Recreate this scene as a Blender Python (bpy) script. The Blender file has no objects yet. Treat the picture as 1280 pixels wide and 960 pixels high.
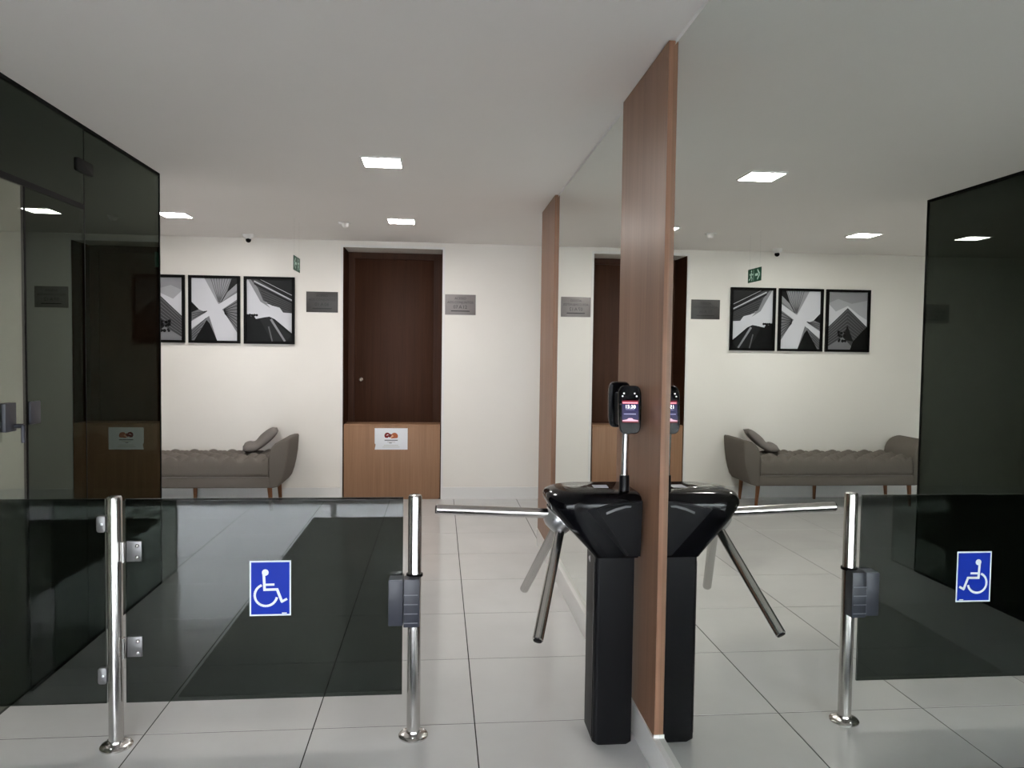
import bpy, bmesh, math, random
from mathutils import Vector, Matrix
random.seed(4)
S = bpy.context.scene
COL = S.collection
pi = math.pi

# ------------------------------------------------------------------ camera
F, YAW, PIT, ROL, CX, CZ = 940.37, 0.0964, -0.0420, 0.0133, -0.7431, 1.404
cy, sy = math.cos(YAW), math.sin(YAW)
fw = Vector((sy*math.cos(PIT), cy*math.cos(PIT), math.sin(PIT)))
r0 = Vector((cy, -sy, 0)); u0 = r0.cross(fw)
rr = math.cos(ROL)*r0 + math.sin(ROL)*u0
uu = -math.sin(ROL)*r0 + math.cos(ROL)*u0
cd = bpy.data.cameras.new('camera')
cd.sensor_width = 36; cd.sensor_fit = 'HORIZONTAL'; cd.lens = F/1280*36; cd.clip_start = 0.02
cam = bpy.data.objects.new('camera', cd); COL.objects.link(cam)
cam.matrix_world = Matrix(((rr.x, uu.x, -fw.x, CX), (rr.y, uu.y, -fw.y, 0), (rr.z, uu.z, -fw.z, CZ), (0, 0, 0, 1)))
S.camera = cam

# ------------------------------------------------------------------ world, exposure
W = bpy.data.worlds.new('world'); S.world = W; W.use_nodes = True
bg = W.node_tree.nodes['Background']
bg.inputs[0].default_value = (0.90, 0.92, 1.0, 1); bg.inputs[1].default_value = 4.0
vs = S.view_settings
vs.view_transform = 'Standard'; vs.look = 'None'; vs.exposure = 2.28; vs.gamma = 1; vs.use_curve_mapping = False
LAMP = 26.0

# ------------------------------------------------------------------ constants of the place
ZC, YB, XP = 2.42, 7.145, -2.383          # ceiling, back wall, smoked glass partition
XL, XR, YR = -5.2, 1.8, -1.7              # left wall, right hall wall, entrance wall
YEND = 5.43                               # end of the mirrored wall

# ------------------------------------------------------------------ materials
def srgb(r, g, b):
    f = lambda c: (c/255)/12.92 if c <= 10 else (((c/255)+0.055)/1.055)**2.4
    return (f(r), f(g), f(b), 1)
def newmat(name):
    m = bpy.data.materials.new(name); m.use_nodes = True
    return m, m.node_tree.nodes, m.node_tree.links, m.node_tree.nodes['Principled BSDF']
def plain(name, col, rough=0.5, metal=0, spec=0.5, noise=0.0, scale=8, bump=0, stretch=None):
    m, N, L, P = newmat(name)
    P.inputs['Base Color'].default_value = col
    P.inputs['Roughness'].default_value = rough
    P.inputs['Metallic'].default_value = metal
    P.inputs['Specular IOR Level'].default_value = spec
    if noise or bump:
        tc = N.new('ShaderNodeTexCoord'); mp = N.new('ShaderNodeMapping'); nz = N.new('ShaderNodeTexNoise')
        L.new(tc.outputs['Object'], mp.inputs[0]); L.new(mp.outputs[0], nz.inputs['Vector'])
        if stretch: mp.inputs['Scale'].default_value = stretch
        nz.inputs['Scale'].default_value = scale; nz.inputs['Detail'].default_value = 5
        if noise:
            rp = N.new('ShaderNodeValToRGB')
            rp.color_ramp.elements[0].position = 0.3; rp.color_ramp.elements[1].position = 0.7
            rp.color_ramp.elements[0].color = tuple(c*(1-noise) for c in col[:3])+(1,)
            rp.color_ramp.elements[1].color = tuple(min(1, c*(1+noise)) for c in col[:3])+(1,)
            L.new(nz.outputs['Fac'], rp.inputs[0]); L.new(rp.outputs[0], P.inputs['Base Color'])
        if bump:
            b = N.new('ShaderNodeBump'); b.inputs['Strength'].default_value = bump; b.inputs['Distance'].default_value = 0.002
            L.new(nz.outputs['Fac'], b.inputs['Height']); L.new(b.outputs[0], P.inputs['Normal'])
    return m
def wood(name, dark, light, rough=0.4, spec=0.3):
    m, N, L, P = newmat(name)
    tc = N.new('ShaderNodeTexCoord'); mp = N.new('ShaderNodeMapping')
    mp.inputs['Scale'].default_value = (9, 9, 0.35)
    n1 = N.new('ShaderNodeTexNoise'); n1.inputs['Scale'].default_value = 1.6; n1.inputs['Detail'].default_value = 3; n1.inputs['Distortion'].default_value = 0.4
    mp2 = N.new('ShaderNodeMapping'); mp2.inputs['Scale'].default_value = (90, 90, 1.6)
    n2 = N.new('ShaderNodeTexNoise'); n2.inputs['Scale'].default_value = 1.5; n2.inputs['Detail'].default_value = 6
    L.new(tc.outputs['Object'], mp.inputs[0]); L.new(tc.outputs['Object'], mp2.inputs[0])
    L.new(mp.outputs[0], n1.inputs['Vector']); L.new(mp2.outputs[0], n2.inputs['Vector'])
    mx = N.new('ShaderNodeMix'); mx.inputs[0].default_value = 0.45
    L.new(n1.outputs['Fac'], mx.inputs[2]); L.new(n2.outputs['Fac'], mx.inputs[3])
    rp = N.new('ShaderNodeValToRGB')
    rp.color_ramp.elements[0].position = 0.32; rp.color_ramp.elements[1].position = 0.68
    rp.color_ramp.elements[0].color = dark; rp.color_ramp.elements[1].color = light
    L.new(mx.outputs[0], rp.inputs[0]); L.new(rp.outputs[0], P.inputs['Base Color'])
    P.inputs['Roughness'].default_value = rough; P.inputs['Specular IOR Level'].default_value = spec
    return m
def thin_glass(name, tint, f0=0.04, gl=(1, 1, 1, 1)):
    """clear pane: tinted straight-through light plus a Schlick mirror reflection on each face"""
    m, N, L, P = newmat(name); N.remove(P)
    out = N['Material Output']
    lw = N.new('ShaderNodeLayerWeight'); lw.inputs['Blend'].default_value = 0.5
    pw = N.new('ShaderNodeMath'); pw.operation = 'POWER'; pw.inputs[1].default_value = 5
    ma = N.new('ShaderNodeMath'); ma.operation = 'MULTIPLY_ADD'; ma.inputs[1].default_value = 1-f0; ma.inputs[2].default_value = f0
    L.new(lw.outputs['Facing'], pw.inputs[0]); L.new(pw.outputs[0], ma.inputs[0])
    tr = N.new('ShaderNodeBsdfTransparent'); tr.inputs[0].default_value = tint
    go = N.new('ShaderNodeBsdfGlossy'); go.inputs['Roughness'].default_value = 0.0; go.inputs[0].default_value = gl
    mx = N.new('ShaderNodeMixShader')
    L.new(ma.outputs[0], mx.inputs[0]); L.new(tr.outputs[0], mx.inputs[1]); L.new(go.outputs[0], mx.inputs[2])
    L.new(mx.outputs[0], out.inputs['Surface'])
    return m
def printed(name, emit=0.0, rough=0.35):
    m, N, L, P = newmat(name)
    at = N.new('ShaderNodeAttribute'); at.attribute_name = 'ink'
    L.new(at.outputs['Color'], P.inputs['Base Color']); P.inputs['Roughness'].default_value = rough; P.inputs['Specular IOR Level'].default_value = 0.2
    if emit:
        for l in list(P.inputs['Base Color'].links): L.remove(l)
        P.inputs['Base Color'].default_value = (0.004, 0.004, 0.005, 1)
        L.new(at.outputs['Color'], P.inputs['Emission Color']); P.inputs['Emission Strength'].default_value = emit
    return m
def emitter(name, col, st):
    m, N, L, P = newmat(name)
    P.inputs['Base Color'].default_value = (0.8, 0.8, 0.8, 1)
    P.inputs['Emission Color'].default_value = col; P.inputs['Emission Strength'].default_value = st
    return m
def steel(name, col, rough):
    m, N, L, P = newmat(name)
    P.inputs['Metallic'].default_value = 1; P.inputs['Base Color'].default_value = col
    tc = N.new('ShaderNodeTexCoord'); mp = N.new('ShaderNodeMapping'); mp.inputs['Scale'].default_value = (300, 300, 4)
    nz = N.new('ShaderNodeTexNoise'); nz.inputs['Scale'].default_value = 1.0
    L.new(tc.outputs['Object'], mp.inputs[0]); L.new(mp.outputs[0], nz.inputs['Vector'])
    mr = N.new('ShaderNodeMapRange'); mr.inputs['To Min'].default_value = rough*0.75; mr.inputs['To Max'].default_value = rough*1.3
    L.new(nz.outputs['Fac'], mr.inputs['Value']); L.new(mr.outputs[0], P.inputs['Roughness'])
    return m

M = dict(
    wall=plain('cream_paint', (0.85, 0.81, 0.755, 1), 0.6, noise=0.015, scale=2),
    white=plain('white_paint', (0.82, 0.80, 0.78, 1), 0.55),
    ceil=plain('ceiling_paint', (0.90, 0.865, 0.835, 1), 0.8, noise=0.012, scale=1.2),
    grout=plain('dark_grout', (0.035, 0.033, 0.031, 1), 0.9, spec=0.1),
    baseb=plain('white_baseboard', (0.76, 0.745, 0.725, 1), 0.3),
    wood=wood('laminate', srgb(118, 85, 67), srgb(148, 112, 89), 0.38, 0.25),
    boxwood=wood('light_laminate', srgb(140, 105, 79), srgb(166, 128, 100), 0.42),
    door=wood('dark_veneer', srgb(54, 31, 20), srgb(76, 47, 32), 0.5, 0.12),
    black=plain('black_plastic', (0.006, 0.006, 0.007, 1), 0.35, spec=0.15, noise=0.1, scale=40),
    gloss=plain('gloss_black', (0.003, 0.003, 0.004, 1), 0.12, spec=0.2),
    colm=plain('black_powder_coat', (0.0065, 0.0065, 0.0075, 1), 0.42, spec=0.16),
    darkm=plain('black_frame', (0.004, 0.004, 0.004, 1), 0.5, spec=0.08),
    navy=plain('slate_plastic', (0.035, 0.037, 0.050, 1), 0.45),
    rib=plain('pale_slate_plastic', (0.16, 0.165, 0.185, 1), 0.4),
    steel=steel('brushed_steel', (0.62, 0.60, 0.585, 1), 0.22),
    chrome=steel('satin_aluminium', (0.66, 0.66, 0.67, 1), 0.3),
    fabric=plain('grey_linen', (0.140, 0.122, 0.105, 1), 0.9, noise=0.14, scale=260, bump=0.5),
    pillow=plain('grey_cushion_linen', (0.185, 0.165, 0.152, 1), 0.9, noise=0.12, scale=260, bump=0.5),
    leg=wood('leg_wood', srgb(108, 68, 40), srgb(140, 92, 58), 0.4),
    plate=plain('brushed_plate', (0.235, 0.21, 0.205, 1), 0.45, metal=0.15, noise=0.08, scale=30, stretch=(1, 1, 40)),
    plate2=plain('dark_brushed_plate', (0.055, 0.052, 0.050, 1), 0.45, metal=0.15, noise=0.12, scale=30, stretch=(1, 1, 40)),
    ink=plain('black_ink', (0.012, 0.011, 0.011, 1), 0.6),
    ink2=plain('grey_ink', (0.04, 0.036, 0.036, 1), 0.6),
    print=printed('print_ink'),
    screen=printed('lit_screen', 0.30, 0.2),
    lamp=emitter('led_diffuser', (1.0, 0.965, 0.925, 1), LAMP),
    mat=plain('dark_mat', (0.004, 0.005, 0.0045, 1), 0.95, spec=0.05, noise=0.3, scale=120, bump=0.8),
    concrete=plain('pavement', (0.42, 0.41, 0.40, 1), 0.8, noise=0.1, scale=3),
    smoke=thin_glass('smoked_glass', (0.138, 0.152, 0.138, 1), 0.045, (0.64, 0.74, 0.64, 1)),
    leafglass=thin_glass('grey_glass', (0.56, 0.59, 0.54, 1), 0.05),
    gate=thin_glass('gate_glass', (0.29, 0.315, 0.305, 1), 0.045),
    hinge=plain('hinge_nickel', (0.17, 0.165, 0.165, 1), 0.4, metal=0.6),
    gedge=plain('glass_edge', (0.10, 0.12, 0.11, 1), 0.25),
    clear=thin_glass('clear_glass', (0.95, 0.97, 0.96, 1), 0.04),
    nylon=thin_glass('clear_line', (0.8, 0.82, 0.8, 1), 0.06),
)
# mirror: silvered, a little green-grey
mm, N, L, P = newmat('mirror_silver')
P.inputs['Metallic'].default_value = 1; P.inputs['Roughness'].default_value = 0.0
P.inputs['Base Color'].default_value = (0.80, 0.835, 0.80, 1)
M['mirror'] = mm
# polished porcelain
mt, N, L, P = newmat('polished_porcelain')
tc = N.new('ShaderNodeTexCoord'); oi = N.new('ShaderNodeObjectInfo'); va = N.new('ShaderNodeVectorMath')
L.new(tc.outputs['Object'], va.inputs[0]); L.new(oi.outputs['Location'], va.inputs[1])
nz = N.new('ShaderNodeTexNoise'); nz.inputs['Scale'].default_value = 1.7; nz.inputs['Detail'].default_value = 6; nz.inputs['Roughness'].default_value = 0.6
L.new(va.outputs[0], nz.inputs['Vector'])
rp = N.new('ShaderNodeValToRGB'); rp.color_ramp.elements[0].position = 0.3; rp.color_ramp.elements[1].position = 0.72
rp.color_ramp.elements[0].color = (0.585, 0.58, 0.57, 1); rp.color_ramp.elements[1].color = (0.65, 0.645, 0.635, 1)
L.new(nz.outputs['Fac'], rp.inputs[0]); L.new(rp.outputs[0], P.inputs['Base Color'])
P.inputs['Roughness'].default_value = 0.11
M['tile'] = mt

# ------------------------------------------------------------------ helpers
ORG = {}
def link(name, me, mats, parent=None, origin=None, smooth=False):
    """one mesh object; me is in world coordinates, origin is where the object sits"""
    if parent is not None: origin = ORG[parent.name]
    elif origin is None:
        xs = [v.co for v in me.vertices]
        origin = Vector(((min(v.x for v in xs)+max(v.x for v in xs))/2, (min(v.y for v in xs)+max(v.y for v in xs))/2, min(v.z for v in xs)))
    origin = Vector(origin)
    me.transform(Matrix.Translation(-origin))
    for m in (mats if isinstance(mats, (list, tuple)) else [mats]):
        me.materials.append(M[m] if isinstance(m, str) else m)
    if smooth:
        for p in me.polygons: p.use_smooth = True
        if smooth != 'all': me.set_sharp_from_angle(angle=math.radians(38))
    o = bpy.data.objects.new(name, me); COL.objects.link(o)
    if parent is not None: o.parent = parent
    else: o.location = origin
    ORG[o.name] = origin
    return o
def thing(name, label, cat, loc, group=None):
    o = bpy.data.objects.new(name, None); o.empty_display_size = 0.1; COL.objects.link(o); o.location = loc
    ORG[o.name] = Vector(loc); tag(o, label, cat, group)
    return o
def tag(o, label, cat, group=None):
    o['label'] = label; o['category'] = cat
    if group: o['group'] = group
    return o
def struct(o, label=None, cat=None):
    o['kind'] = 'structure'
    if label: o['label'] = label
    if cat: o['category'] = cat
    return o
def from_bm(bm):
    bmesh.ops.recalc_face_normals(bm, faces=bm.faces)
    me = bpy.data.meshes.new('mesh'); bm.to_mesh(me); bm.free(); return me
def bbox(bm, lo, hi):
    vs_ = [bm.verts.new((x, y, z)) for x in (lo[0], hi[0]) for y in (lo[1], hi[1]) for z in (lo[2], hi[2])]
    for f in ((0, 1, 3, 2), (4, 6, 7, 5), (0, 4, 5, 1), (2, 3, 7, 6), (0, 2, 6, 4), (1, 5, 7, 3)):
        bm.faces.new([vs_[i] for i in f])
    return vs_
def box(name, lo, hi, mat, parent=None, bevel=0.0, seg=2, origin=None):
    bm = bmesh.new(); bbox(bm, lo, hi)
    if bevel: bmesh.ops.bevel(bm, geom=bm.edges[:], offset=bevel, segments=seg, affect='EDGES', profile=0.5)
    return link(name, from_bm(bm), mat, parent, origin, smooth=bool(bevel))
def boxes(name, lst, mat, parent=None, origin=None):
    bm = bmesh.new()
    for lo, hi in lst: bbox(bm, lo, hi)
    return link(name, from_bm(bm), mat, parent, origin)
def frame_of(d):
    d = Vector(d).normalized(); a = Vector((0, 0, 1)) if abs(d.z) < 0.9 else Vector((1, 0, 0))
    u = d.cross(a).normalized(); return d, u, d.cross(u)
def lathe(name, p0, axis, prof, mat, parent=None, seg=28, origin=None, smooth=True):
    """prof: list of (distance along the axis, radius)"""
    d, u, v = frame_of(axis); p0 = Vector(p0); bm = bmesh.new(); rings = []
    for t, r in prof:
        if r < 1e-6: rings.append([bm.verts.new(p0+d*t)])
        else: rings.append([bm.verts.new(p0+d*t+(u*math.cos(2*pi*k/seg)+v*math.sin(2*pi*k/seg))*r) for k in range(seg)])
    for a, b in zip(rings, rings[1:]):
        for k in range(seg):
            j = (k+1) % seg
            if len(a) == 1 and len(b) == 1: continue
            if len(a) == 1: bm.faces.new((a[0], b[k], b[j]))
            elif len(b) == 1: bm.faces.new((a[k], a[j], b[0]))
            else: bm.faces.new((a[k], a[j], b[j], b[k]))
    for rg in (rings[0], rings[-1]):
        if len(rg) > 1: bm.faces.new(rg)
    return link(name, from_bm(bm), mat, parent, origin, smooth=smooth)
def rod(name, a, b, r, mat, parent=None, seg=24, bev=0.002, r2=None, origin=None):
    a, b = Vector(a), Vector(b); ln = (b-a).length; r2 = r if r2 is None else r2
    return lathe(name, a, b-a, [(0, max(r-bev, 1e-4)), (bev, r), (ln-bev, r2), (ln, max(r2-bev, 1e-4))], mat, parent, seg, origin)
def prism(name, pts, axis, t0, t1, mat, parent=None, bevel=0.0, origin=None, seg=2, smooth=True):
    """polygon extruded along an axis; pts are the two other coordinates in x,y,z order"""
    def mk(p, t):
        return {'x': (t, p[0], p[1]), 'y': (p[0], t, p[1]), 'z': (p[0], p[1], t)}[axis]
    bm = bmesh.new()
    a = [bm.verts.new(mk(p, t0)) for p in pts]; b = [bm.verts.new(mk(p, t1)) for p in pts]
    fa = bm.faces.new(a); fb = bm.faces.new(b)
    for k in range(len(pts)):
        j = (k+1) % len(pts); bm.faces.new((a[k], a[j], b[j], b[k]))
    bmesh.ops.recalc_face_normals(bm, faces=bm.faces)
    if bevel:
        bmesh.ops.bevel(bm, geom=list(fa.edges)+list(fb.edges), offset=bevel, segments=seg, affect='EDGES', profile=0.5)
    return link(name, from_bm(bm), mat, parent, origin, smooth=smooth)
def rrect(x0, x1, z0, z1, r, n=6):
    pts = []
    for cx_, cz_, a0 in ((x1-r, z1-r, 0), (x0+r, z1-r, pi/2), (x0+r, z0+r, pi), (x1-r, z0+r, 3*pi/2)):
        for k in range(n+1):
            a = a0+pi/2*k/n; pts.append((cx_+r*math.cos(a), cz_+r*math.sin(a)))
    return pts
def pane(name, lo, hi, mat, thin, parent=None, edge='gedge'):
    """a sheet of glass: faces in glass, the four narrow edges in edge glass"""
    bm = bmesh.new(); bbox(bm, lo, hi); bmesh.ops.recalc_face_normals(bm, faces=bm.faces)
    for f in bm.faces: f.material_index = 0 if abs(f.normal[thin]) > 0.9 else 1
    me = bpy.data.meshes.new('mesh'); bm.to_mesh(me); bm.free()
    return link(name, me, [mat, edge], parent)
def art(name, place, polys, mat, parent=None, step=0.00025):
    """flat print: coloured polygons laid over each other; place(u, v, h) -> world point, h = height off the sheet"""
    verts, faces, cols = [], [], []
    for i, (col, pts) in enumerate(polys):
        b = len(verts); verts += [place(u, v, i*step) for u, v in pts]
        faces.append(list(range(b, b+len(pts)))); cols.append(col)
    me = bpy.data.meshes.new('mesh'); me.from_pydata([tuple(v) for v in verts], [], faces); me.update()
    at = me.attributes.new('ink', 'FLOAT_COLOR', 'CORNER')
    i = 0
    for p, c in zip(me.polygons, cols):
        for _ in p.vertices:
            at.data[i].color = c; i += 1
    return link(name, me, mat, parent)
def stroke(col, pts, w, asp=1.0):
    """polyline of given width as quads in (u, v); asp = height/width of the sheet"""
    out = []
    for (x0, y0), (x1, y1) in zip(pts, pts[1:]):
        dx, dy = x1-x0, (y1-y0)*asp; l = math.hypot(dx, dy) or 1
        nx, ny = -dy/l*w/2, dx/l*w/2/asp
        out.append((col, [(x0+nx, y0+ny), (x1+nx, y1+ny), (x1-nx, y1-ny), (x0-nx, y0-ny)]))
    return out
def disc(col, cx_, cy_, r, asp=1.0, n=20):
    return (col, [(cx_+r*math.cos(2*pi*k/n), cy_+r*math.sin(2*pi*k/n)/asp) for k in range(n)])
def arc(cx_, cy_, r, a0, a1, asp=1.0, n=22):
    return [(cx_+r*math.cos(a0+(a1-a0)*k/n), cy_+r*math.sin(a0+(a1-a0)*k/n)/asp) for k in range(n+1)]
def words(name, txt, size, mat, place, parent, align='CENTER'):
    """lettering as flat mesh; place(x, y) -> world point"""
    cu = bpy.data.curves.new('t', 'FONT'); cu.body = txt; cu.size = size; cu.align_x = align; cu.align_y = 'CENTER'
    t = bpy.data.objects.new('t', cu); COL.objects.link(t)
    dg = bpy.context.evaluated_depsgraph_get()
    me = bpy.data.meshes.new_from_object(t.evaluated_get(dg))
    bpy.data.objects.remove(t); bpy.data.curves.remove(cu)
    for v in me.vertices: v.co = place(v.co.x, v.co.y)
    me.materials.clear()
    return link(name, me, mat, parent)
def grey(v): return (v, v, v*1.06, 1)

# ================================================================== THE SETTING
# floor: grout bed with every porcelain tile as its own piece
fl = struct(box('floor', (XL, YR, -0.06), (XR, YB+0.5, -0.0012), 'grout'), 'polished light grey porcelain tile floor with thin dark joints')
X0, Y0, T, J = -1.198, 2.790, 0.6, 0.0042
tile_cache = {}
def tile_mesh(w, d):
    k = (round(w, 3), round(d, 3))
    if k not in tile_cache:
        bm = bmesh.new(); bbox(bm, (0, 0, -0.009), (w, d, 0.0))
        top = [e for e in bm.edges if all(v.co.z > -0.001 for v in e.verts)]
        bmesh.ops.bevel(bm, geom=top, offset=0.0007, segments=1, affect='EDGES')
        me = from_bm(bm); me.materials.append(M['tile']); tile_cache[k] = me
    return tile_cache[k]
def cuts(a, b, o):
    k = math.ceil((a-o)/T+1e-6); c = [a]
    while o+k*T < b-1e-4: c.append(o+k*T); k += 1
    return c+[b]
for xa, xb in zip(cuts(XL, XR, X0), cuts(XL, XR, X0)[1:]):
    for ya, yb in zip(cuts(YR, YB, Y0), cuts(YR, YB, Y0)[1:]):
        if xa > 0.1 and yb < YEND: continue
        if xb-xa < 0.02 or yb-ya < 0.02: continue
        o = bpy.data.objects.new('tile', tile_mesh(xb-xa-J, yb-ya-J)); COL.objects.link(o)
        o.parent = fl; o.location = Vector((xa+J/2, ya+J/2, 0))-ORG['floor']
# ceiling
struct(box('ceiling', (XL-0.1, YR-0.1, ZC), (XR+0.1, YB+0.5, ZC+0.12), 'ceil'), 'plain off-white plaster ceiling')
# back wall with the door niche
DX0, DX1, DZ, DY = -1.642, -0.722, 2.36, 7.50
struct(boxes('wall_back', [((XL-0.1, YB, 0), (DX0, YB+0.5, ZC)), ((DX1, YB, 0), (XR+0.1, YB+0.5, ZC)), ((DX0, YB, DZ), (DX1, YB+0.5, ZC)),
                           ((DX0, YB+0.42, 0), (DX1, YB+0.5, DZ))], 'wall'), 'cream painted wall with a door niche')
struct(boxes('wall_left', [((XL-0.1, YR, 0), (XL, YB, ZC))], 'wall'), 'cream painted wall beyond the smoked glass')
# mirrored wall block and the short wall of the right hall
struct(box('wall_right', (0.0065, YR, 0), (XR+0.1, YEND, ZC), 'white'), 'white plaster wall behind the mirrors')
struct(box('wall_hall', (XR, YEND, 0), (XR+0.1, YB, ZC), 'wall'), 'cream wall closing the side hall')
# entrance wall behind the camera with a wide glazed opening
EX0, EX1, EZ = -3.2, -0.25, 2.15
struct(boxes('wall_entrance', [((XL-0.1, YR-0.12, 0), (EX0, YR, ZC)), ((EX1, YR-0.12, 0), (XR+0.1, YR, ZC)), ((EX0, YR-0.12, EZ), (EX1, YR, ZC))], 'wall'),
       'cream entrance wall with a wide glazed opening')
w1 = thing('window_1', 'glazed street entrance in black frame behind dark doormat', 'window', (-1.7, YR-0.06, 0)); w1['kind'] = 'structure'
boxes('frame', [((EX0, YR-0.09, 0.0), (EX1, YR-0.03, 0.05)), ((EX0, YR-0.09, EZ-0.05), (EX1, YR-0.03, EZ)),
                ((EX0, YR-0.09, 0), (EX0+0.05, YR-0.03, EZ)), ((EX1-0.05, YR-0.09, 0), (EX1, YR-0.03, EZ)), ((-1.75, YR-0.09, 0), (-1.70, YR-0.03, EZ))], 'darkm', w1)
pane('pane', (EX0+0.05, YR-0.065, 0.05), (-1.75, YR-0.057, EZ-0.05), 'clear', 1, w1)
pane('pane', (-1.70, YR-0.065, 0.05), (EX1-0.05, YR-0.057, EZ-0.05), 'clear', 1, w1)
struct(box('ground', (-14, -16, -0.2), (10, YR-0.12, -0.03), 'concrete'), 'grey pavement outside the entrance')
struct(box('sky_blocker', (-6.5, YR-3.4, 2.34), (3.0, YR-0.12, 2.5), 'white'), 'flat white slab added outside to block sky light at the street entrance')  # unseen slab, added to cut the sky's diffuse light on the entrance floor
# baseboards
struct(boxes('baseboard_back', [((XL, YB-0.012, 0), (DX0-0.004, YB, 0.113)), ((DX1+0.004, YB-0.012, 0), (XR, YB, 0.113))], 'baseb'), 'pale tile baseboard along the cream wall')
struct(box('baseboard_right', (-0.020, YR, 0), (0.0065, YEND, 0.118), 'baseb', bevel=0.0015), 'pale tile baseboard below mirrors')
# pale casing round the niche
struct(boxes('trim_1', [((DX0-0.022, YB-0.006, 0.113), (DX0, YB+0.004, DZ+0.022)), ((DX1, YB-0.006, 0.113), (DX1+0.022, YB+0.004, DZ+0.022)),
                        ((DX0, YB-0.006, DZ), (DX1, YB+0.004, DZ+0.022))], 'white'), 'thin white casing around the door niche')

# door in the niche
d1 = thing('door_1', 'tall dark brown veneer door set back in the cream wall', 'door', (-1.18, DY, 0)); d1['kind'] = 'structure'
box('door_leaf', (DX0+0.07, DY, 0.01), (DX1-0.085, DY+0.04, 2.30), 'door', d1, 0.002)
boxes('door_frame', [((DX0, DY-0.012, 0), (DX0+0.07, DY+0.05, DZ)), ((DX1-0.085, DY-0.012, 0), (DX1, DY+0.05, DZ)), ((DX0+0.07, DY-0.012, 2.30), (DX1-0.085, DY+0.05, DZ))], 'door', d1)
boxes('jamb_lining', [((DX0, YB+0.004, 0), (DX0+0.008, DY-0.012, DZ))], 'door', d1)
boxes('jamb_lining', [((DX1-0.008, YB+0.004, 0), (DX1, DY-0.012, DZ))], 'door', d1)
lathe('knob', (-1.508, DY, 1.12), (0, -1, 0), [(0, 0.018), (0.005, 0.018), (0.007, 0.007), (0.025, 0.008), (0.030, 0.015), (0.042, 0.017), (0.050, 0.012), (0.052, 0)], plain('knob_nickel', (0.30, 0.25, 0.21, 1), 0.4, metal=1), d1)

# ================================================================== MIRRORS AND WOOD PANELS
def mirror(y0, y1, label):
    bm = bmesh.new(); bbox(bm, (0.0, y0, 0.110), (0.006, y1, 2.396)); bmesh.ops.recalc_face_normals(bm, faces=bm.faces)
    for f in bm.faces: f.material_index = 0 if f.normal.x < -0.9 else 1
    me = bpy.data.meshes.new('mesh'); bm.to_mesh(me); bm.free()
    tag(link('wall_mirror', me, ['mirror', 'gedge']), label, 'mirror', 'wall mirrors between wood panels')
mirror(3.02, 4.82, 'tall wall mirror between the two brown wood panels beyond the turnstile')
mirror(0.60, 2.412, 'large wall mirror running from the wood panel behind the turnstile toward the entrance')
def wpanel(y0, y1, label):
    t = thing('wood_wall_panel', label, 'wood panel', (-0.008, (y0+y1)/2, 0.119), 'wood panels on the mirrored wall')
    box('board', (-0.015, y0+0.0015, 0.119), (0.0064, y1-0.0015, ZC-0.004), 'wood', t)
    box('edge_band', (-0.0152, y0, 0.119), (0.0064, y0+0.0015, ZC-0.004), 'wood', t)
    box('edge_band', (-0.0152, y1-0.0015, 0.119), (0.0064, y1, ZC-0.004), 'wood', t)
    box('edge_cap', (-0.0185, y0-0.004, 0.1185), (0.0, y0-0.0002, 0.130), 'baseb', t)
wpanel(2.412, 3.02, 'brown vertical-grain wood panel right behind the black turnstile')
wpanel(4.82, YEND, 'brown wood panel at the far end of the mirrored wall, by the cream wall')
wpanel(0.0, 0.60, 'brown wood panel at the entrance end of the mirrored wall')

# ================================================================== SMOKED GLASS PARTITION
gp = thing('glass_partition', 'floor-to-ceiling smoked black glass partition with glass door and transom', 'partition', (XP, 3.3, 0))
def gx(name, y0, y1, z0, z1, mat='smoke'):
    return pane(name, (XP-0.010, y0, z0), (XP, y1, z1), mat, 0, gp, 'darkm')
gx('fixed_pane', 3.682, 4.612, 0.012, ZC-0.016)
gx('side_pane', 3.178, 3.676, 0.012, 2.040)
gx('fixed_pane', 0.55, 2.044, 0.012, ZC-0.016)
gx('transom_pane', 2.05, 3.676, 2.058, ZC-0.016)
lf = gx('door_leaf', 2.05, 3.170, 0.012, 2.040, 'leafglass')
box('top_rail', (XP-0.016, 0.55, ZC-0.016), (XP+0.004, 4.616, ZC), 'darkm', gp)
box('bottom_rail', (XP-0.016, 0.55, 0), (XP+0.004, 2.044, 0.012), 'darkm', gp)
box('bottom_rail', (XP-0.016, 3.178, 0), (XP+0.004, 4.616, 0.012), 'darkm', gp)
box('door_header', (XP-0.013, 2.05, 2.034), (XP+0.004, 3.676, 2.058), 'darkm', gp)
box('end_profile', (XP-0.014, 0.54, 0), (XP+0.003, 0.55, ZC), 'darkm', gp)
box('end_profile', (XP-0.014, 4.612, 0), (XP+0.003, 4.622, ZC), 'darkm', gp)
box('pane_joint', (XP-0.011, 2.044, 0.012), (XP+0.001, 2.05, ZC-0.016), 'darkm', gp)
box('pane_joint', (XP-0.011, 3.676, 0.012), (XP+0.001, 3.682, ZC-0.016), 'darkm', gp)
box('pane_joint', (XP-0.011, 3.166, 0.012), (XP+0.001, 3.178, 2.040), 'darkm', gp)
prism('patch_fitting', rrect(3.60, 3.76, 2.20, 2.26, 0.012), 'x', XP-0.018, XP+0.008, 'darkm', gp, 0.002)
prism('strike_plate', rrect(3.186, 3.262, 1.088, 1.180, 0.005), 'x', XP-0.018, XP+0.008, 'navy', gp, 0.002)
lk = prism('door_lock', rrect(3.00, 3.075, 1.075, 1.185, 0.006), 'x', XP-0.020, XP+0.012, 'navy', gp, 0.002)
rod('lock_handle', (XP+0.012, 3.06, 1.095), (XP+0.045, 3.06, 1.095), 0.009, 'navy', lk)
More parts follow.
